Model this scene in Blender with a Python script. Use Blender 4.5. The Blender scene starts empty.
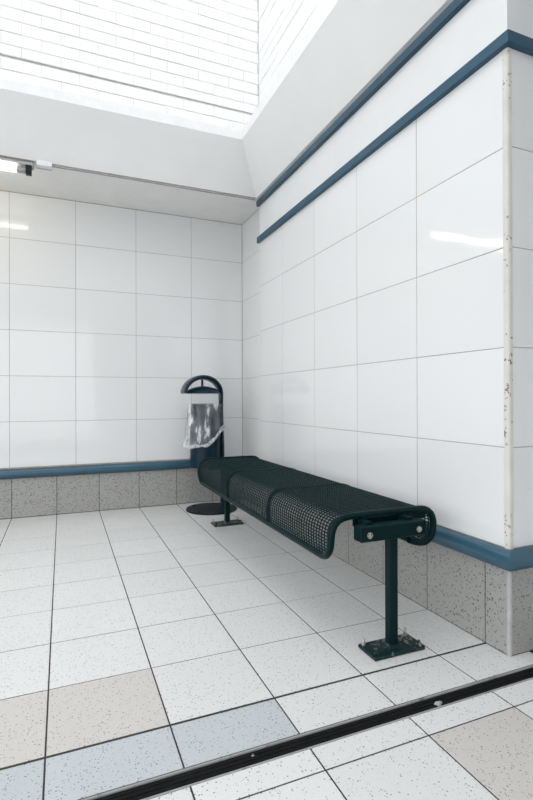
import bpy, bmesh, math, random
from mathutils import Matrix, Vector
random.seed(7)
S = bpy.context.scene
C = bpy.context.collection

# ------------------------------------------------------------------ camera
F_PX, CY, YAW, PITCH, ROLL, CAM_H = 488.67, 397.535, .3957, .0023, -.0029, .862
cd = bpy.data.cameras.new('camera')
cam = bpy.data.objects.new('camera', cd); C.objects.link(cam)
cd.sensor_fit = 'VERTICAL'; cd.sensor_height = 36.0; cd.sensor_width = 24.0
cd.lens = F_PX * 36.0 / 800.0
cd.shift_y = -(400 - CY) / 800.0
cd.clip_start = .02
cam.matrix_world = (Matrix.Translation((0, 0, CAM_H)) @ Matrix.Rotation(-YAW, 4, 'Z')
                    @ Matrix.Rotation(math.pi / 2 + PITCH, 4, 'X') @ Matrix.Rotation(ROLL, 4, 'Z'))
S.camera = cam

# ------------------------------------------------------------------ sky, exposure
w = bpy.data.worlds.new('overcast_sky'); S.world = w; w.use_nodes = True
bg = w.node_tree.nodes['Background']
bg.inputs[0].default_value = (.945, .975, 1.0, 1)
bg.inputs[1].default_value = 1.0
S.view_settings.view_transform = 'Standard'
S.view_settings.look = 'None'
S.view_settings.gamma = 1.0
S.view_settings.use_curve_mapping = False
S.view_settings.exposure = 1.34

# ------------------------------------------------------------------ helpers
def obj(name, me, mat=None, parent=None):
    o = bpy.data.objects.new(name, me); C.objects.link(o)
    if mat and not me.materials: me.materials.append(mat)
    if parent: o.parent = parent
    return o
def tag(o, label, cat=None, group=None, kind=None):
    o['label'] = label
    if cat: o['category'] = cat
    if group: o['group'] = group
    if kind: o['kind'] = kind
    return o
def empty(name, loc, label, cat):
    o = bpy.data.objects.new(name, None); C.objects.link(o)
    o.location = loc; o.empty_display_size = .05
    return tag(o, label, cat)
class MB:
    def __init__(s): s.v = []; s.f = []
    def add(s, vs, fs):
        b = len(s.v); s.v += [tuple(x) for x in vs]; s.f += [tuple(b + i for i in q) for q in fs]; return s
    def box(s, a, b):
        (x0, y0, z0), (x1, y1, z1) = a, b
        return s.add([(x0,y0,z0),(x1,y0,z0),(x1,y1,z0),(x0,y1,z0),(x0,y0,z1),(x1,y0,z1),(x1,y1,z1),(x0,y1,z1)],
                     [(3,2,1,0),(4,5,6,7),(0,1,5,4),(1,2,6,5),(2,3,7,6),(3,0,4,7)])
    def cbox(s, a, b, c):
        """box with chamfered edges: the hull of three shrunken boxes"""
        bm = bmesh.new(); (x0,y0,z0),(x1,y1,z1) = a, b
        for X in (x0,x1):
            for Y in (y0,y1):
                for Z in (z0,z1):
                    sx = c if X == x0 else -c; sy = c if Y == y0 else -c; sz = c if Z == z0 else -c
                    bm.verts.new((X, Y+sy, Z+sz)); bm.verts.new((X+sx, Y, Z+sz)); bm.verts.new((X+sx, Y+sy, Z))
        bmesh.ops.convex_hull(bm, input=bm.verts)
        bm.verts.index_update()
        s.add([v.co[:] for v in bm.verts], [[v.index for v in f.verts] for f in bm.faces]); bm.free(); return s
    def tube(s, pts, r, n=8, closed=False, caps=True, up=None):
        pts = [Vector(p) for p in pts]; m = len(pts); rings = []
        N = None
        for i, p in enumerate(pts):
            a = pts[(i-1) % m] if (closed or i) else p
            b = pts[(i+1) % m] if (closed or i < m-1) else p
            t = (b - a).normalized()
            if N is None:
                ref = Vector(up) if up else (Vector((0,0,1)) if abs(t.z) < .9 else Vector((1,0,0)))
                N = (ref - t * ref.dot(t)).normalized()
            else:
                N = (N - t * N.dot(t)).normalized()
            B = t.cross(N)
            rr = r[i] if isinstance(r, (list, tuple)) else r
            rings.append([p + (N * math.cos(2*math.pi*k/n) + B * math.sin(2*math.pi*k/n)) * rr for k in range(n)])
        vs = [v for R in rings for v in R]; fs = []
        for i in range(m if closed else m-1):
            j = (i+1) % m
            for k in range(n):
                l = (k+1) % n
                fs.append((i*n+k, i*n+l, j*n+l, j*n+k))
        if caps and not closed:
            fs.append(tuple(range(n))[::-1]); fs.append(tuple((m-1)*n + k for k in range(n)))
        return s.add(vs, fs)
    def lathe(s, prof, c=(0,0,0), n=32):
        vs = []; fs = []
        for r, z in prof:
            vs += [(c[0]+r*math.cos(2*math.pi*k/n), c[1]+r*math.sin(2*math.pi*k/n), c[2]+z) for k in range(n)]
        for i in range(len(prof)-1):
            for k in range(n):
                l = (k+1) % n
                fs.append((i*n+k, i*n+l, (i+1)*n+l, (i+1)*n+k))
        if prof[0][0] > 1e-6: fs.append(tuple(range(n))[::-1])
        if prof[-1][0] > 1e-6: fs.append(tuple((len(prof)-1)*n + k for k in range(n)))
        return s.add(vs, fs)
    def sweep(s, prof, path, closed_prof=True, caps=True):
        """prof: list of functions of path station -> point; path: list of stations"""
        m = len(prof[0]); vs = [p for R in prof for p in R]; fs = []
        for i in range(len(prof)-1):
            for k in range(m if closed_prof else m-1):
                l = (k+1) % m
                fs.append((i*m+k, i*m+l, (i+1)*m+l, (i+1)*m+k))
        if caps and closed_prof:
            fs.append(tuple(range(m))[::-1]); fs.append(tuple((len(prof)-1)*m + k for k in range(m)))
        return s.add(vs, fs)
    def mesh(s, name, smooth=False, ang=40):
        me = bpy.data.meshes.new(name); me.from_pydata(s.v, [], s.f); me.update()
        bm = bmesh.new(); bm.from_mesh(me)
        bmesh.ops.recalc_face_normals(bm, faces=bm.faces)
        if smooth:
            for f in bm.faces: f.smooth = True
            for e in bm.edges:
                if len(e.link_faces) == 2 and e.calc_face_angle(0) > math.radians(ang): e.smooth = False
        bm.to_mesh(me); bm.free()
        return me
    def build(s, name, mat, parent=None, smooth=False, ang=40):
        return obj(name, s.mesh(name, smooth, ang), mat, parent)

# ------------------------------------------------------------------ materials
def srgb(r, g, b):
    f = lambda v: (v/255/12.92 if v/255 <= .04045 else ((v/255+.055)/1.055)**2.4)
    return (f(r), f(g), f(b), 1)
class NT:
    def __init__(s, name, rough=.5, spec=.5, metal=0):
        s.m = bpy.data.materials.new(name); s.m.use_nodes = True
        s.t = s.m.node_tree; s.p = s.t.nodes['Principled BSDF']
        s.p.inputs['Roughness'].default_value = rough
        s.p.inputs['Specular IOR Level'].default_value = spec
        s.p.inputs['Metallic'].default_value = metal
        s.pos = s.n('ShaderNodeNewGeometry').outputs['Position']
    def n(s, typ, **kw):
        nd = s.t.nodes.new(typ)
        for k, v in kw.items(): setattr(nd, k, v)
        return nd
    def l(s, a, b): s.t.links.new(a, b)
    def noise(s, scale, detail=2, rough=.5, vec=None):
        nd = s.n('ShaderNodeTexNoise'); nd.inputs['Scale'].default_value = scale
        nd.inputs['Detail'].default_value = detail; nd.inputs['Roughness'].default_value = rough
        s.l(vec or s.pos, nd.inputs['Vector']); return nd.outputs['Fac']
    def math(s, op, a, b=None, c=None):
        nd = s.n('ShaderNodeMath', operation=op)
        for i, v in enumerate((a, b, c)):
            if v is None: continue
            if isinstance(v, (int, float)): nd.inputs[i].default_value = v
            else: s.l(v, nd.inputs[i])
        return nd.outputs[0]
    def ramp(s, fac, stops):
        nd = s.n('ShaderNodeValToRGB'); e = nd.color_ramp.elements
        while len(e) < len(stops): e.new(.5)
        for el, (p, col) in zip(e, stops): el.position = p; el.color = col
        s.l(fac, nd.inputs[0]); return nd.outputs[0]
    def mix(s, fac, a, b, mode='MIX'):
        nd = s.n('ShaderNodeMix', data_type='RGBA', blend_type=mode)
        for sock, v in ((nd.inputs[0], fac), (nd.inputs[6], a), (nd.inputs[7], b)):
            if isinstance(v, (int, float)): sock.default_value = v
            elif isinstance(v, tuple): sock.default_value = v
            else: s.l(v, sock)
        return nd.outputs[2]
    def color(s, v):
        if isinstance(v, tuple): s.p.inputs['Base Color'].default_value = v
        else: s.l(v, s.p.inputs['Base Color'])
        return s
    def rough(s, v): s.l(v, s.p.inputs['Roughness']); return s
    def bump(s, h, strength, dist):
        b = s.n('ShaderNodeBump'); b.inputs['Strength'].default_value = strength; b.inputs['Distance'].default_value = dist
        s.l(h, b.inputs['Height']); s.l(b.outputs[0], s.p.inputs['Normal']); return s
    def rnd(s): return s.n('ShaderNodeObjectInfo').outputs['Random']

def m_glaze():
    t = NT('white_glazed_tile', .07, .5)
    v = t.math('MULTIPLY_ADD', t.rnd(), .03, .985)
    col = t.mix(1.0, (.80, .81, .815, 1), t.n('ShaderNodeCombineColor').outputs[0], 'MIX')
    nd = t.n('ShaderNodeHueSaturation'); nd.inputs['Color'].default_value = (.77, .777, .78, 1)
    t.l(v, nd.inputs['Value'])
    # faint brown spots of dirt that stick to the glaze
    vo = t.n('ShaderNodeTexVoronoi'); vo.inputs['Scale'].default_value = 5.0; t.l(t.pos, vo.inputs['Vector'])
    sep = t.n('ShaderNodeSeparateColor'); t.l(vo.outputs['Color'], sep.inputs[0])
    lim = t.math('MULTIPLY', t.math('GREATER_THAN', sep.outputs[0], .90), .013)
    spot = t.math('LESS_THAN', vo.outputs['Distance'], lim)
    t.color(t.mix(spot, nd.outputs[0], (.12, .11, .10, 1)))
    t.bump(t.noise(5, 1), .12, .01)
    return t.m
def m_speckle(name, base, dens=.5, dark=(.10, .12, .14, 1), rough=.42, scale=150, size=.33):
    t = NT(name, rough, .35)
    def layer(sc, thr, sz):
        vo = t.n('ShaderNodeTexVoronoi'); vo.inputs['Scale'].default_value = sc; t.l(t.pos, vo.inputs['Vector'])
        sep = t.n('ShaderNodeSeparateColor'); t.l(vo.outputs['Color'], sep.inputs[0])
        lim = t.math('MULTIPLY', t.math('GREATER_THAN', sep.outputs[0], thr), t.math('MULTIPLY_ADD', sep.outputs[1], sz*.6, sz*.4))
        return t.math('LESS_THAN', vo.outputs['Distance'], lim), sep.outputs[2]
    a, ca = layer(scale, 1-dens, size)
    b, cb = layer(scale*2.1, 1-dens*.7, size)
    hs = t.n('ShaderNodeHueSaturation'); hs.inputs['Color'].default_value = base
    t.l(t.math('MULTIPLY_ADD', t.rnd(), .06, .97), hs.inputs['Value'])
    cl = t.mix(t.math('MULTIPLY', t.noise(7, 4, .6), .25), hs.outputs[0], tuple(x*.8 for x in base[:3])+(1,))
    c1 = t.mix(t.math('MULTIPLY', b, .45), cl, t.mix(cb, dark, (.30, .27, .24, 1)))
    c2 = t.mix(t.math('MULTIPLY', a, .85), c1, t.mix(ca, dark, (.16, .20, .25, 1)))
    t.color(c2); t.bump(t.noise(160, 2), .12, .002)
    return t.m
def m_plain(name, col, rough, var=.08, scale=9, spec=.4, bump=0, metal=0):
    t = NT(name, rough, spec, metal)
    d = tuple(x*(1-var*2) for x in col[:3])+(1,)
    t.color(t.mix(t.ramp(t.noise(scale, 4, .6), [(.35, (0,0,0,1)), (.75, (1,1,1,1))]), col, d))
    if bump: t.bump(t.noise(scale*8, 3), bump, .004)
    return t.m
def m_worn(name, col, worn, thr=.68, rough=.3, scale=45, spec=.5, soft=.03, metal=0):
    """painted metal with chips that show another colour"""
    t = NT(name, rough, spec, metal)
    n1 = t.noise(scale, 5, .65); n2 = t.noise(scale*.12, 2)
    f = t.math('MULTIPLY_ADD', n2, .35, t.math('MULTIPLY', n1, .75))
    msk = t.ramp(f, [(thr, (0,0,0,1)), (thr+soft, (1,1,1,1))])
    base = t.mix(t.noise(scale*.2, 3), col, tuple(min(1, x*1.35) for x in col[:3])+(1,))
    t.color(t.mix(msk, base, worn))
    t.rough(t.math('MULTIPLY_ADD', n1, .1, rough-.04))
    return t.m

GLAZE = m_glaze()
GROUT = m_plain('wall_grout', (.42, .365, .32, 1), .9, .15, 30)
GROUT_F = m_plain('dark_floor_grout', (.055, .052, .048, 1), .9, .2, 30)
FT_WHITE = m_speckle('white_speckled_floor_tile', (.73, .73, .72, 1), .45, (.20, .22, .24, 1))
FT_BEIGE = m_speckle('beige_speckled_floor_tile', (.60, .57, .54, 1), .65, (.16, .16, .17, 1))
FT_BLUE = m_speckle('blue_grey_speckled_floor_tile', (.52, .55, .57, 1), .7, (.12, .17, .22, 1))
PLINTH = m_speckle('grey_speckled_skirting_tile', (.36, .355, .336, 1), .85, (.05, .055, .06, 1), .35, 95, .38)
PAINT = m_plain('white_wall_paint', (.77, .775, .78, 1), .45, .02, 4, .4)
FASCIA = m_plain('white_fascia_paint', (.92, .92, .915, 1), .5, .02, 3, .3)
SOFFIT = m_plain('off_white_soffit_paint', (.91, .905, .885, 1), .7, .03, 5, .3, .1)
BRICKP = m_plain('white_painted_brick', (.88, .88, .88, 1), .6, .03, 20, .3, .35)
MORTAR = m_plain('white_painted_mortar', (.72, .71, .70, 1), .8, .10, 25, .2)
BLUE = m_worn('blue_gloss_paint', srgb(42, 76, 95), (.75, .75, .73, 1), .80, .32, 38, .3)
BLUE_C = m_worn('chipped_blue_gloss_paint', srgb(38, 70, 88), (.75, .75, .73, 1), .705, .32, 55, .3, soft=.015)
RAIL = m_worn('blue_glazed_rail', srgb(46, 80, 97), srgb(30, 50, 60), .72, .16, 30, soft=.1)
BEAD = m_worn('cream_corner_bead', (.56, .54, .50, 1), (.20, .15, .11, 1), .66, .5, 60)
ALU = m_worn('dull_aluminium', (.27, .27, .265, 1), (.16, .15, .14, 1), .60, .45, 50, metal=.0, soft=.1)
BLACK = m_plain('black_rubber', (.006, .0065, .007, 1), .75, .3, 40, .2)
GREEN = m_plain('dark_green_powder_coat', srgb(5, 33, 35), .36, .05, 20, .10)
GREEN_W = m_worn('worn_dark_green_paint', srgb(7, 36, 39), (.26, .25, .23, 1), .60, .35, 48, .25, soft=.08)
STEEL = m_worn('weathered_steel', (.42, .41, .39, 1), (.16, .11, .08, 1), .60, .35, 120, metal=.7)
BINBLUE = m_plain('dark_blue_bin_paint', srgb(15, 40, 56), .28, .12, 8, .25)
BINDARK = m_plain('blue_black_bin_paint', srgb(16, 30, 40), .35, .1, 8, .2)
WHITEP = m_plain('white_plastic', (.80, .81, .82, 1), .35, .02)
GREYM = m_plain('grey_painted_steel', (.45, .46, .46, 1), .4, .1)
GUM = m_plain('dried_white_gum', (.42, .41, .39, 1), .7, .1, 60)
t = NT('lit_fluorescent_tube', .3)
t.p.inputs['Base Color'].default_value = (.9, .9, .88, 1)
t.p.inputs['Emission Color'].default_value = (1.0, .90, .72, 1); t.p.inputs['Emission Strength'].default_value = 5.0
TUBE = t.m
def m_liner():
    t = NT('translucent_plastic_film', .25, .5)
    t.p.inputs['Base Color'].default_value = (.93, .95, .96, 1)
    tr = t.n('ShaderNodeBsdfTransparent'); mx = t.n('ShaderNodeMixShader')
    mp = t.n('ShaderNodeMapping'); mp.inputs['Scale'].default_value = (1, 1, .35); mp.inputs['Rotation'].default_value = (0, .5, 0)
    t.l(t.pos, mp.inputs['Vector'])
    n = t.noise(13, 4, .6, mp.outputs[0])
    f = t.ramp(n, [(.40, (.06,)*3+(1,)), (.54, (.18,)*3+(1,)), (.63, (.75,)*3+(1,))])
    out = t.t.nodes['Material Output']
    t.l(f, mx.inputs[0]); t.l(tr.outputs[0], mx.inputs[1]); t.l(t.p.outputs[0], mx.inputs[2]); t.l(mx.outputs[0], out.inputs['Surface'])
    t.bump(n, .6, .02)
    return t.m
LINER = m_liner()

# ------------------------------------------------------------------ dimensions
XW, YB, XR = 1.373, 3.98, 1.438          # pier face, back wall, recessed side wall
YN, YF = 1.192, 3.41                      # pier: near corner and far edge
SOF = 2.37                                # soffit height
TW, TH = .4485, .3352                     # wall tile module
X0, SX, Y0, SY = -.0396, .3008, 3.969, .2973   # floor grid
ZT0 = .359                                # bottom of the tiled field
XL, YREAR = -2.2, -3.2                    # left wall, open front behind the camera

# ------------------------------------------------------------------ tiles
_tm = {}
def slab(wd, ht, th, c, mat, key='tile'):
    """chamfered tile lying in local xy, face at z=0, origin at its centre"""
    k = (round(wd, 4), round(ht, 4), th, c, mat.name)
    if k not in _tm:
        a, b = wd/2, ht/2
        v = [(-a,-b,-c),(a,-b,-c),(a,b,-c),(-a,b,-c),(-a+c,-b+c,0),(a-c,-b+c,0),(a-c,b-c,0),(-a+c,b-c,0),(-a,-b,-th),(a,-b,-th),(a,b,-th),(-a,b,-th)]
        f = [(4,5,6,7)] + [(i, (i+1)%4, 4+(i+1)%4, 4+i) for i in range(4)] + [(8+i, 8+(i+1)%4, (i+1)%4, i) for i in range(4)] + [(11,10,9,8)]
        me = bpy.data.meshes.new(key); me.from_pydata(v, [], f); me.update(); me.materials.append(mat); _tm[k] = me
    return _tm[k]
ROT = {'up': Matrix.Identity(4),
       '-x': Matrix(((0,0,-1,0),(-1,0,0,0),(0,1,0,0),(0,0,0,1))),     # local x -> -y, local y -> z, local z -> -x
       '+x': Matrix(((0,0,1,0),(1,0,0,0),(0,1,0,0),(0,0,0,1))),
       '-y': Matrix(((1,0,0,0),(0,0,-1,0),(0,1,0,0),(0,0,0,1)))}
def put(name, me, face, loc, parent, tilt=0):
    o = bpy.data.objects.new(name, me); C.objects.link(o); o.parent = parent
    m = Matrix.Translation(loc) @ ROT[face]
    if tilt: m = m @ Matrix.Rotation(random.gauss(0, tilt), 4, 'X') @ Matrix.Rotation(random.gauss(0, tilt), 4, 'Y')
    o.matrix_local = m
    return o
def struct(name, mb, mat, label, cat, smooth=False):
    o = mb.build(name, mat, None, smooth); return tag(o, label, cat, kind='structure')

# ------------------------------------------------------------------ floor
DR0, DR1 = 1.072, 1.129                   # drain channel
FX0, FX1 = X0 - 7*SX, X0 + 10*SX
base = MB().box((FX0, DR1, -.08), (FX1, YB+.05, -.001)).box((FX0, YREAR, -.08), (FX1, DR0, -.001))
floor = struct('floor', base, GROUT_F, 'floor of square white speckled tiles with dark joints', 'floor')
def floor_mat(k, r):
    if (k, r) in ((0, 8), (-1, 8), (3, 10)): return FT_BEIGE
    if r == 9 and k in (-1, 0, 1): return FT_BLUE
    return FT_WHITE
JX, JY = .0044, .0044
for r in range(0, 14):
    yt = Y0 - r*SY; yb = Y0 - (r+1)*SY
    ja = JY/2; jb = JY/2
    if r == 8: jb = .0045
    if r == 9: ja = .005
    if r == 0: yt = YB - .003
    spans = [(yb+jb, yt-ja)]
    if r == 9: spans = [(DR1+.002, yt-ja), (yb+jb, DR0-.001)]
    for k in range(-3, 9):
        xa = X0 + k*SX + JX/2; xb = X0 + (k+1)*SX - JX/2
        for i, (a, b) in enumerate(spans):
            # the pier stands on the floor: cut or leave out the tiles under it
            if xa > XR and b > YN: continue
            mt = floor_mat(k, r)
            if r == 9 and i == 1: mt = FT_WHITE
            put('floor_tile', slab(xb-xa, b-a, .008, .0006, mt), 'up', ((xa+xb)/2, (a+b)/2, random.uniform(-.0001, .0003)), floor, .0006)

# ------------------------------------------------------------------ walls
# back wall
mb = MB().box((XL, YB+.001, 0), (XR+.3, YB+.15, SOF))
wall_back = struct('wall_back', mb, GROUT, 'far wall of white glazed tiles under the soffit', 'wall')
XB0 = .0946 - .0002
g = .0028
for c in range(-5, 3):
    for r in range(6):
        xa = XB0 + c*.4473; xb = xa + .4473
        if xb > XR+.01: continue
        z0 = ZT0 + r*.3338 + .007; z1 = z0 + .3338
        z1 = min(z1, SOF-.004)
        put('wall_tile', slab(xb-xa-g, z1-z0-g, .008, .0007, GLAZE), '-y', ((xa+xb)/2, YB, (z0+z1)/2), wall_back, .0013)
# recessed side wall beyond the pier
mb = MB().box((XR+.001, YF-.1, 0), (XR+.3, YB+.001, SOF))
wall_side = struct('wall_far_right', mb, GROUT, 'narrow recessed strip of white tiles between the pier and the far corner', 'wall')
for r in range(6):
    z0 = ZT0 + r*.3338 + .007; z1 = min(z0 + .3338, SOF-.004)
    put('wall_tile', slab(.4473-g, z1-z0-g, .008, .0007, GLAZE), '-x', (XR, YB-.001-.2236, (z0+z1)/2), wall_side, .0013)
# pier: long face to the left, short face to the camera
def pier_prism(d, c, z1):
    pts = [(XW+d, YN+c), (XW+c, YN+d), (2.6, YN+d), (2.6, YF), (XW+d, YF)]
    return MB().sweep([[(x, y, z) for x, y in pts] for z in (0, z1)], None)
mb = pier_prism(.001, .016, 2.075)
wall_right = struct('wall_right', mb, GROUT, 'projecting pier of large white glazed tiles behind the bench', 'wall')
MB().box((XW, YN, 2.045), (2.6, YF+.001, SOF)).build('painted_band', PAINT, wall_right)
YE = 1.2095
yj = [YF] + [3.002 - i*.4511 for i in range(4)] + [YE]
for i in range(len(yj)-1):
    for r in range(5):
        z0 = ZT0 + r*.3366; z1 = z0 + .3366
        if r == 4: z1 = 2.05
        a, b = yj[i+1], yj[i]
        put('wall_tile', slab(b-a-.0036, z1-z0-g, .008, .0007, GLAZE), '-x', (XW, (a+b)/2, (z0+z1)/2), wall_right, .0013)
for c in range(3):
    for r in range(5):
        z0 = ZT0 + r*.3366; z1 = z0 + .3366
        if r == 4: z1 = 2.05
        a = XW + .0185 + c*.4485; b = a + .4485
        if b > 2.61: b = 2.6
        put('wall_tile', slab(b-a-g, z1-z0-g, .008, .0007, GLAZE), '-y', ((a+b)/2, YN, (z0+z1)/2), wall_right, .0013)
# rounded corner bead on the pier
def corner_prof(r, z, n=6, pr=0, e=.0175):
    cx, cy = XW + r, YN + r
    p = [(XW-pr, YN+e+.0005, z)] + [(cx - (r+pr)*math.cos(a), cy - (r+pr)*math.sin(a), z) for a in [i*math.pi/2/n for i in range(n+1)]] + [(XW+e+.0005, YN-pr, z), (XW+e+.0005, YN+e, z)]
    return p
MB().sweep([corner_prof(.009, z, 6, .0012) for z in (ZT0-.002, .8, 1.2, 1.6, 2.045)], None).build('corner_bead', BEAD, wall_right, True)

# skirting tiles
PT = .287
mb = MB().box((XL, YB-.0008, 0), (XR, YB+.012, PT))
bb = struct('baseboard_back', mb, GROUT_F, 'grey speckled tile skirting along the far wall', 'skirting')
for k in range(-4, 5):
    xa = X0 + k*SX; xb = min(xa + SX, XR)
    put('skirting_tile', slab(xb-xa-.004, PT-.004, .01, .0006, PLINTH), '-y', ((xa+xb)/2, YB-.002, PT/2+.001), bb, .0012)
mb = MB().box((XR+.0002, YF, 0), (XR+.012, YB, PT))
bs = struct('baseboard_far_right', mb, GROUT_F, 'grey speckled tile skirting in the recess beside the litter bin', 'skirting')
for k in range(2):
    b = YB - .003 - k*SY; a = max(b - SY, YF)
    put('skirting_tile', slab(b-a-.004, PT-.004, .01, .0006, PLINTH), '-x', (XR-.001, (a+b)/2, PT/2+.001), bs, .0012)
mb = pier_prism(.0002, .008, PT)
br = struct('baseboard_right', mb, GROUT_F, 'grey speckled tile skirting at the foot of the pier behind the bench', 'skirting')
ys = [YF] + [Y0 - k*SY for k in range(2, 10)] + [YN+.0095]
ys = [y for y in ys if y <= YF]
for i in range(len(ys)-1):
    b, a = ys[i], ys[i+1]
    if b - a < .01: continue
    put('skirting_tile', slab(b-a-.0035, PT-.004, .01, .0006, PLINTH), '-x', (XW-.001, (a+b)/2, PT/2+.001), br, .0012)
for c in range(4):
    a = XW + .0095 + c*SX; b = min(a + SX, 2.6)
    put('skirting_tile', slab(b-a-.0035, PT-.004, .01, .0006, PLINTH), '-y', ((a+b)/2, YN-.001, PT/2+.001), br, .0012)
MB().sweep([corner_prof(.005, z, 4, .0025, .009) for z in (0.0005, PT)], None).build('corner_strip', m_plain('brushed_grey_strip', (.46, .46, .46, 1), .4, .12, 20), br, True)

# blue rail (bullnose) along the wall foot
def rail_prof(d):        # (outward, z) from wall plane
    z0, z1 = .289, .357
    return [(-.004, z0), (.010, z0)] + [(.010 + .026*math.sin(a), (z0+z1)/2 - .034*math.cos(a)*1.0) for a in [math.pi*i/10 for i in range(1, 10)]] + [(.008, z1), (-.004, z1)]
P = rail_prof(0)
mb = MB().sweep([[(x, YB - o, z) for o, z in P] for x in (XL, 0, XR)], None)
struct('trim_1', mb, RAIL, 'rounded blue rail along the far wall above the skirting', 'trim', True)
mb = MB().sweep([[(XR - o, YF, z) for o, z in P], [(XR - o, YB - .02, z) for o, z in P]], None)
struct('trim_2', mb, RAIL, 'short length of blue rail in the recess behind the litter bin', 'trim', True)
mb = MB().sweep([[(XW - o, YF, z) for o, z in P], [(XW - o, YN - o, z) for o, z in P], [(2.6, YN - o, z) for o, z in P]], None)
struct('trim_3', mb, RAIL, 'rounded blue rail around the foot of the pier behind the bench', 'trim', True)
# flat blue trims high on the pier
def flat_trim(name, z0, z1, d, label, mat):
    P = [(-.002, z0), (d-.003, z0), (d, z0+.003), (d, z1-.004), (d-.004, z1), (-.002, z1)]
    mb = MB().sweep([[(XW - o, YF + .012, z) for o, z in P], [(XW - o, YN - o, z) for o, z in P], [(2.6, YN - o, z) for o, z in P]], None)
    return struct(name, mb, mat, label, 'trim')
flat_trim('trim_4', 2.034, 2.079, .020, 'flat blue trim capping the top row of tiles on the pier', BLUE)
flat_trim('trim_5', 2.309, 2.352, .022, 'chipped flat blue trim under the sloping white fascia', BLUE_C)

# left wall (out of frame), plain tiles in the same grid
mb = MB().box((XL-.15, 3.1, 0), (XL, YB+.15, SOF)).box((XL-.15, YREAR, 0), (XL, -2.6, SOF))
struct('wall_left', mb, GLAZE, 'white side wall opposite the bench', 'wall')
mb = MB().box((.6, YREAR-.15, 0), (2.7, YREAR, SOF))  # unseen wall, put in to hold back sky light on the pier's short face
struct('wall_front', mb, PAINT, 'unseen white wall behind the camera, added to cut the sky light', 'wall')
mb = MB().box((2.6, YREAR, 0), (2.75, YF, SOF))
struct('wall_passage', mb, PAINT, 'white end wall of the passage beyond the pier', 'wall')

mb = MB().box((-14, -14, -.12), (XL-.01, 12, -.01)).box((XL-.01, -14, -.12), (8, YREAR-.01, -.01))
struct('ground', mb, m_plain('pale_concrete_paving', (.75, .75, .74, 1), .8, .05, 3), 'pale concrete paving outside the open sides of the shelter', 'ground')

# ------------------------------------------------------------------ ceiling with splayed opening
def ring(a, b):
    """quads between two rectangular loops (x0,x1,y0,y1,z)"""
    L = lambda r: [(r[0], r[2], r[4]), (r[1], r[2], r[4]), (r[1], r[3], r[4]), (r[0], r[3], r[4])]
    return L(a) + L(b), [(i, (i+1) % 4, 4 + (i+1) % 4, 4 + i) for i in range(4)]
OL, OR_, ON, OF = -1.55, 1.349, -1.2, 3.42       # bottom edge of the fascia
e = .195; ef = .23
lo = (OL, OR_, ON, OF, SOF)
up = (OL+e, OR_-e, ON+ef, OF-ef, 2.66)
lip = (OL+e, OR_-e, ON+ef, OF-ef, 2.728)
BX, BY = 1.364, 3.40                              # brick faces of the shaft
bk = (OL-.01, BX+.02, ON-.01, BY+.02, 2.728)
out_ = (XL-.2, 2.7, YREAR, YB+.2, SOF)
top_ = (XL-.2, 2.7, YREAR, YB+.2, 2.728)
mb = MB(); mb.add(*ring(out_, lo)); mb.add(*ring(out_, top_)); mb.add(*ring(top_, bk))
ceil = struct('ceiling', mb, SOFFIT, 'off-white painted soffit around the roof opening', 'ceiling')
mb = MB(); mb.add(*ring(lo, up)); mb.build('fascia', FASCIA, ceil)
mb = MB(); mb.add(*ring(up, lip)); mb.add(*ring(lip, bk)); mb.build('lip', BRICKP, ceil)
# thin bead along the lower edge of the fascia
mb = MB().box((OL, OF-.003, SOF-.002), (OR_-.002, OF+.003, SOF+.0035)); mb.build('edge_bead', GROUT, ceil)

# brick shaft above the opening
ZS = 4.9
CH, BL, ZC = .0787, .2265, 2.9795
mb = MB().box((OL, BY+.004, 2.70), (BX+.2, BY+.013, ZC-.001)).box((OL, BY+.004, ZC+.014), (BX+.2, BY+.013, ZS)).box((OL, BY+.013, 2.70), (BX+.2, BY+.2, ZS))
sb = struct('wall_shaft_back', mb, MORTAR, 'white painted brick wall of the roof shaft facing the camera', 'wall')
mb = MB().box((BX+.004, ON-.2, 2.70), (BX+.2, BY+.004, ZS))
sr = struct('wall_shaft_right', mb, MORTAR, 'white painted brick wall on the right side of the roof shaft', 'wall')
mb = MB().box((OL-.2, ON-.2, 2.70), (OL, BY+.2, ZS)).box((OL-.2, ON-.2, 2.70), (BX+.2, ON, ZS))
struct('wall_shaft_left', mb, BRICKP, 'plain white walls on the unseen sides of the roof shaft', 'wall')
PH = -.005
for ci in range(-3, 16):
    z0 = ZC + ci*CH; z1 = z0 + CH
    gap = .0045
    zlo = z0 + (.015 if ci == 0 else gap/2); zhi = z1 - (.004 if ci == -1 else gap/2)
    off = (BL/2 if ci % 2 else 0) + PH
    k0 = math.floor((-.62 - off)/BL)
    x = off + k0*BL
    while x < BX - .01:
        a = x; b = min(x + BL, BX - .001)
        if b - a > .02:
            o = put('brick', slab(b-a-random.choice((.0008, .0015, .0025)), zhi-zlo, .012, .0025, BRICKP), '-y', ((a+b)/2, BY - random.uniform(-.0015, .0025), (zlo+zhi)/2), sb, .004)
        x += BL
    y = BY - .003 - (BL/2 if ci % 2 else 0)
    ylist = [BY-.003] if ci % 2 else []
    y1 = BY - .003
    first = BL/2 if ci % 2 else BL
    while y1 > 1.55:
        y0_ = y1 - first; first = BL
        put('brick', slab(y1-y0_-.0015, z1-z0-gap, .012, .0025, BRICKP), '-x', (BX - random.uniform(-.0015, .0025), (y0_+y1)/2, (z0+z1)/2), sr, .004)
        y1 = y0_

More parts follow.
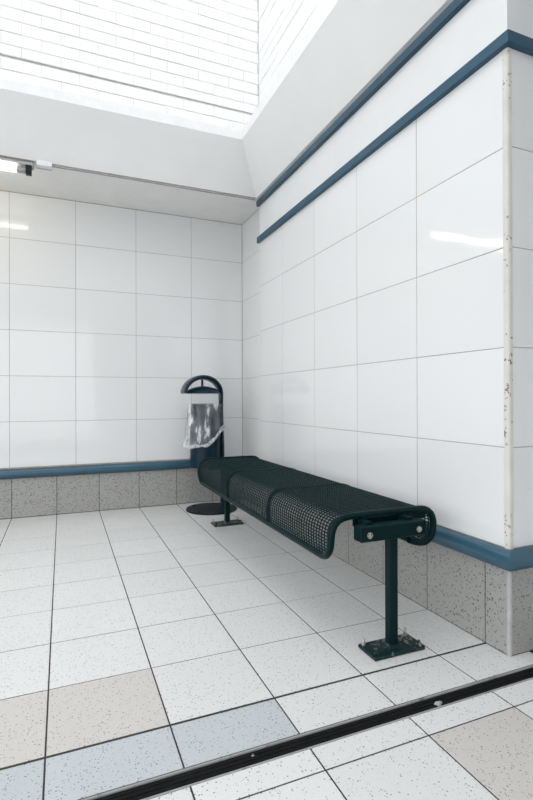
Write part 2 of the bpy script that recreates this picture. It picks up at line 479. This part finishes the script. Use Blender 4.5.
# ------------------------------------------------------------------ floor drain
dr = empty('floor_drain', (.7, (DR0+DR1)/2, 0), 'long black slot drain with dull metal edges crossing the floor', 'drain')
def at(root, mb, name, mat, smooth=False, parent=None, ang=40):
    ox, oy, oz = root.location if parent is None else (parent['_o'] if '_o' in parent else root.location)
    ox, oy, oz = root.location
    mb.v = [(x-ox, y-oy, z-oz) for x, y, z in mb.v]
    return mb.build(name, mat, parent or root, smooth, ang)
DX0, DX1 = FX0, FX1
for a, b in ((DR0, DR0+.006), (DR1-.0075, DR1-.001)):
    at(dr, MB().cbox((DX0, a+.0005, -.03), (DX1, b, .0006), .0012), 'edge_strip', ALU)
ch = MB().box((DX0, DR0+.005, -.03), (DX1, DR1-.007, -.004))
at(dr, ch, 'channel', BLACK)
rb = MB()
for i in range(3):
    yy = DR0 + .0105 + i*.0135
    rb.cbox((DX0, yy, -.014), (DX1, yy+.007, -.002), .0006)
at(dr, rb, 'rubber_rib', BLACK)
for sx, sy in ((.425, 1.112),):
    at(dr, MB().lathe([(.0052, -.0075), (.0052, -.004), (.004, -.0025), (.0018, -.0022), (.0015, -.0012), (0, -.0012)], (sx, sy, 0), 12), 'screw', STEEL, True)
gm = MB()
n = 10; vs = []; fs = []
for j, (rr, zz) in enumerate(((1.0, -.007), (1.08, -.002), (.8, .003), (.3, .0045))):
    for k in range(n):
        a = 2*math.pi*k/n; q = rr*(1 + .3*math.sin(3*a+1) + .15*math.sin(5*a))
        vs.append((.0105*q*math.cos(a) + .0*q, .0075*q*math.sin(a), zz))
for j in range(3):
    for k in range(n): fs.append((j*n+k, j*n+(k+1)%n, (j+1)*n+(k+1)%n, (j+1)*n+k))
fs.append(tuple(3*n+k for k in range(n))); fs.append(tuple(range(n))[::-1])
gm.add(vs, fs)
go = gm.build('chewing_gum', GUM, None, True, 80); go.location = (.978, 1.088, .001)
tag(go, 'small grey-white lump of gum stuck in the black drain slot', 'gum')

# ------------------------------------------------------------------ bench
bench = empty('bench', (1.05, 2.275, 0), 'dark green metal mesh bench bolted to the floor along the pier', 'bench')
YA, YZ = 1.44, 3.165
JN = [YA, 1.985, 2.555, YZ]
ctrl = [(.842, .311), (.838, .335), (.836, .370), (.838, .402), (.848, .430), (.870, .449), (.905, .4565), (.95, .4575), (1.05, .457), (1.15, .457), (1.215, .456),
        (1.243, .449), (1.262, .433), (1.271, .410), (1.271, .380), (1.264, .355), (1.247, .338), (1.222, .331), (1.19, .337), (1.16, .348)]
def catmull(pts, n):
    out = []
    for i in range(len(pts)-1):
        p0 = pts[max(i-1, 0)]; p1 = pts[i]; p2 = pts[i+1]; p3 = pts[min(i+2, len(pts)-1)]
        for j in range(n):
            u = j/n
            out.append(tuple(.5*((2*p1[k]) + (-p0[k]+p2[k])*u + (2*p0[k]-5*p1[k]+4*p2[k]-p3[k])*u*u + (-p0[k]+3*p1[k]-3*p2[k]+p3[k])*u**3) for k in range(2)))
    out.append(pts[-1]); return out
prof = catmull(ctrl, 4)
# resample evenly
def resample(p, step):
    d = [0]
    for a, b in zip(p, p[1:]): d.append(d[-1] + math.dist(a, b))
    L = d[-1]; n = round(L/step); out = []; j = 0
    for i in range(n+1):
        s = L*i/n
        while j < len(d)-2 and d[j+1] < s: j += 1
        u = (s-d[j])/max(1e-9, d[j+1]-d[j])
        out.append((p[j][0]+(p[j+1][0]-p[j][0])*u, p[j][1]+(p[j+1][1]-p[j][1])*u))
    return out
RR = .0125; WR = .0025
RC = .075                                   # bend of the frame where its end turns into the front rod
_d = [0]
for a, b in zip(prof, prof[1:]): _d.append(_d[-1] + math.dist(a, b))
PL = _d[-1]
def on_prof(sv):
    j = 0
    while j < len(_d)-2 and _d[j+1] < sv: j += 1
    u = (sv-_d[j])/max(1e-9, _d[j+1]-_d[j])
    return (prof[j][0]+(prof[j+1][0]-prof[j][0])*u, prof[j][1]+(prof[j+1][1]-prof[j][1])*u)
def P3(y, sv): x, z = on_prof(sv); return (x, y, z)
nS = 40
for y, sg in ((YA, 1), (YZ, -1)):
    pts = [P3(y, PL - (PL-RC)*i/nS) for i in range(nS+1)]
    pts += [P3(y + sg*RC*(1-math.cos(a)), RC*(1-math.sin(a))) for a in [math.pi/2*i/8 for i in range(1, 9)]]
    at(bench, MB().tube(pts, RR, 10), 'end_frame', GREEN, True)
for y in JN[1:3]:
    for sg in (-1, 1):
        at(bench, MB().tube([P3(y + sg*.0085, PL*i/nS) for i in range(nS+1)], .0056, 8), 'joint_rod', GREEN, True)
at(bench, MB().tube([P3(YA+RC-.004, 0), P3(YZ-RC+.004, 0)], RR, 10), 'front_rod', GREEN, True)
at(bench, MB().tube([P3(YA, PL), P3(YZ, PL)], RR*.8, 10), 'rear_rod', GREEN, True)
def smin(y):                                # lowest profile length reached by the mesh at y
    q = min(y-YA, YZ-y)
    return 0 if q >= RC else RC - math.sqrt(max(0, RC*RC - (RC-q)**2))
def yin(sv): return 0 if sv >= RC else RC - math.sqrt(max(0, RC*RC - (RC-sv)**2))
nl = round(PL/.0112)
for i in range(3):
    ya = JN[i] + (.006 if i == 0 else .010); yb = JN[i+1] - (.006 if i == 2 else .010)
    mb = MB()
    for q in range(1, nl):
        sv = PL*q/nl
        mb.tube([P3(ya + (yin(sv) if i == 0 else 0), sv), P3(yb - (yin(sv) if i == 2 else 0), sv)], WR, 5, caps=False)
    n = round((yb-ya)/.0195)
    for j in range(n+1):
        y = ya + (yb-ya)*j/n; s0 = smin(y); m = 44
        mb.tube([tuple(Vector(P3(y, s0 + (PL-s0)*k/m)) + Vector((0, 0, .001))) for k in range(m+1)], WR, 5, caps=False)
    o = at(bench, mb, 'mesh_panel', GREEN, True, ang=80); o['kind'] = 'stuff'
for y in (YA+.012, YZ-.012):                # bar added under each seat end to stand in for the dark shade
    at(bench, MB().cbox((.93, y-.003, .418), (1.245, y+.003, .450), .001), 'seat_shade_bar', GREEN)
# supports
for yc, sgn in ((1.39, -1), (3.21, 1)):
    ya, yb = (yc-.025, yc+.023) if sgn < 0 else (yc-.023, yc+.025)
    cb = at(bench, MB().cbox((.906, ya, .384), (1.178, yb, .435), .004), 'cross_beam', GREEN)
    for bx in (.940, 1.143):
        yo = ya if sgn < 0 else yb
        m = MB().tube([(bx, yo, .407), (bx, yo + sgn*.004, .407)], .0105, 12)
        m.tube([(bx, yo + sgn*.004, .407), (bx, yo + sgn*.007, .407), (bx, yo + sgn*.0085, .407)], [.0085, .0075, .004], 10)
        at(bench, m, 'bolt', STEEL, True, cb)
    # lugs that carry the seat rods
    for lx in (.955, 1.125):
        at(bench, MB().cbox((lx-.012, min(yc, yc-sgn*.05)+.0, .425), (lx+.012, max(yc, yc-sgn*.05), .446), .002), 'seat_lug', GREEN)
    q = .0165
    at(bench, MB().cbox((1.045-q, yc-q, .008), (1.045+q, yc+q, .39), .003), 'post', GREEN)
    w0 = MB(); pr_ = []
    for s_, z in ((q+.009, .011), (q+.005, .0155), (q, .021)):
        pr_.append([(1.045+s_*a, yc+s_*b, z) for a, b in ((-1,-1),(1,-1),(1,1),(-1,1))])
    at(bench, MB().sweep(pr_, None), 'weld', GREEN_W)
    pl = at(bench, MB().cbox((.942, yc-.051, 0.0005), (1.147, yc+.051, .0125), .002), 'base_plate', GREEN_W)
    for i, (bx, by, hh) in enumerate(((.957, yc+.038, .022), (.957, yc-.036, .012), (1.132, yc+.038, .030), (1.132, yc-.036, .013))):
        m = MB().tube([(bx, by, .012), (bx, by, .021)], .0085, 6).tube([(bx, by, .02), (bx, by, .02+hh*.6), (bx, by, .022+hh*.6)], [.0048, .0048, .003], 8)
        at(bench, m, 'anchor_bolt', STEEL if (hh > .02) else GREEN_W, True, pl)

# ------------------------------------------------------------------ litter bin
BXc, BYc = 1.072, 3.684
bin_ = empty('litter_bin', (BXc, BYc, 0), 'dark blue pedestal litter bin with arched hood in the far corner', 'bin')
at(bin_, MB().lathe([(.197, .0005), (.199, .006), (.196, .012), (.05, .014), (0, .014)], (BXc, BYc, 0), 48), 'base', BINDARK, True)
for a in (.7, 2.27, 3.84, 5.41):
    at(bin_, MB().tube([(BXc+.165*math.cos(a), BYc+.165*math.sin(a), .012), (BXc+.165*math.cos(a), BYc+.165*math.sin(a), .018)], .011, 8), 'anchor_bolt', BINDARK, True)
# pole that bends over into the hood arch: flat oval strip
path = [(1.160, .012), (1.160, .2), (1.158, .5), (1.153, .75)]
cx, cz, R = 1.001, .890, .149
path += [(cx + R*math.cos(a)*1.0, cz + R*math.sin(a)*.93) for a in [math.radians(d) for d in range(0, 181, 10)]]
path[3] = (1.150, .78)
path[-1] = (.853, .904)
rings = []
for i, (x, z) in enumerate(path):
    a = path[max(i-1, 0)]; b = path[min(i+1, len(path)-1)]
    tx, tz = b[0]-a[0], b[1]-a[1]; L = math.hypot(tx, tz); nx, nz = -tz/L, tx/L
    th = .0125 if i < 4 else .0125 + .005*math.sin((i-4)/18*math.pi)
    wd = .034 if i < 4 else .034 + .045*min(1, (i-3)/9)
    if i == len(path)-1: th *= .7
    rings.append([(x + nx*th*math.copysign(abs(math.cos(q))**.6, math.cos(q)), BYc + wd*math.copysign(abs(math.sin(q))**.6, math.sin(q)), z + nz*th*math.copysign(abs(math.cos(q))**.6, math.cos(q))) for q in [2*math.pi*k/16 for k in range(16)]])
at(bin_, MB().sweep(rings, None), 'pole', BINBLUE, True, ang=60)
dome = at(bin_, MB().lathe([(.0, .0), (.136, .0), (.138, .006), (.126, .022), (.095, .040), (.055, .053), (.02, .058), (0, .0585)], (1.005, BYc, .902), 36), 'lid', BINBLUE, True, ang=50)
at(bin_, MB().tube([(1.0, BYc, .955), (1.0, BYc, 1.026)], .009, 8), 'stem', BINBLUE, True, dome)
at(bin_, MB().lathe([(.0, .335), (.112, .335), (.1165, .340), (.1175, .5), (.1185, .80), (.124, .805), (.1255, .815), (.124, .823), (.115, .823), (.113, .81), (.111, .36), (0, .355)], (1.023, BYc, 0), 48), 'container', BINBLUE, True, ang=35)
for z in (.42, .68): at(bin_, MB().cbox((1.13, BYc-.02, z), (1.152, BYc+.02, z+.08), .002), 'bracket', BINDARK)
# plastic liner folded over the rim
ln = MB(); n = 96; rows = 18; vs = []; fs = []
def hem(a):      # a: angle, pi = -x side, 3pi/2 = towards the camera
    return .545 - .045*math.cos(a-math.radians(215)) + .075*max(0, math.cos(a-math.radians(350)))
for j in range(rows+1):
    u = j/rows
    for k in range(n):
        a = 2*math.pi*k/n
        h = hem(a)
        if j < 3:
            r = (.106, .116, .131)[j]; z = (.70, .822, .8265)[j]
        else:
            q = (j-3)/(rows-3)
            z = .820 + (h-.820)*q
            fl = max(0, math.cos(a-math.radians(200)))**1.5
            r = .133 + q*(.004 + .036*fl) + .004*q*math.sin(7*a+3*q) + .0035*math.sin(13*a + 5*q)*q + .002*math.sin(29*a+2*q)
            r += .006*math.sin(math.pi*q)*math.sin(3*a+1)
        vs.append((r*math.cos(a), r*math.sin(a), z))
for j in range(rows):
    for k in range(n): fs.append((j*n+k, j*n+(k+1)%n, (j+1)*n+(k+1)%n, (j+1)*n+k))
ln.add(vs, fs)
lo_ = empty('bin_liner', (1.023, BYc, .50), 'clear plastic bag folded over the rim of the litter bin', 'bag')
ln.v = [(x, y, z-.50) for x, y, z in ln.v]
ln.build('film', LINER, lo_, True, 180)
hm = MB(); pts = []; rad = []
for k in range(n):
    a = 2*math.pi*k/n
    x, y, z = vs[rows*n+k]
    pts.append((x*1.01, y*1.01, z-.50+.004*math.sin(5*a)+.004)); rad.append(.013+.003*math.sin(7*a)+.002*math.sin(17*a+1))
hm.tube(pts, rad, 8, closed=True)
t = NT('gathered_plastic_film', .3, .5); t.p.inputs['Base Color'].default_value = (.80, .84, .86, 1)
tr = t.n('ShaderNodeBsdfTransparent'); mx = t.n('ShaderNodeMixShader')
t.l(t.ramp(t.noise(60, 3), [(.35, (.2,)*3+(1,)), (.65, (.6,)*3+(1,))]), mx.inputs[0])
t.l(tr.outputs[0], mx.inputs[1]); t.l(t.p.outputs[0], mx.inputs[2]); t.l(mx.outputs[0], t.t.nodes['Material Output'].inputs['Surface'])
t.bump(t.noise(70, 3), .8, .01)
hm.build('hem', t.m, lo_, True, 180)

# ------------------------------------------------------------------ fluorescent light under the beam
LY, LZ, LX = 3.415, 2.300, -.262
lamp = empty('fluorescent_light', (LX-.6, LY+.03, SOF), 'lit fluorescent tube on a grey batten under the soffit edge', 'light')
at(lamp, MB().cbox((LX-1.25, LY+.01, 2.335), (LX+.095, LY+.065, SOF-.0005), .003), 'housing', GREYM)
at(lamp, MB().cbox((LX-1.25, LY-.028, 2.330), (LX+.09, LY+.05, 2.340), .002), 'tray', GREYM)
at(lamp, MB().tube([(LX-1.2, LY, LZ), (LX, LY, LZ)], .0175, 16), 'tube', TUBE, True)
for x in (LX+.001, LX-1.201):
    s = 1 if x > LX-.5 else -1
    m = MB().tube([(x, LY, LZ), (x+s*.055, LY, LZ)], .0185, 16)
    at(lamp, m, 'tube_cap', ALU, True)
    at(lamp, MB().cbox((min(x+s*.05, x+s*.085), LY-.022, LZ-.022), (max(x+s*.05, x+s*.085), LY+.022, 2.332), .003), 'lamp_holder', BINDARK)
jb = empty('junction_box', (-.10, 3.405, SOF), 'small white cable junction box beside the fluorescent light', 'box')
at(jb, MB().cbox((-.147, 3.378, 2.335), (-.058, 3.425, 2.368), .003), 'body', WHITEP)
at(jb, MB().cbox((-.147, 3.425, 2.343), (-.058, 3.46, 2.3695), .003), 'cover', GREYM)
cb = MB().tube([(-.06, 3.437, 2.363), (.4, 3.437, 2.364), (.9, 3.437, 2.364), (1.345, 3.437, 2.364)], .004, 8).build('cable', GREYM, None, True)
tag(cb, 'thin painted cable running along the soffit edge from the junction box', 'cable')
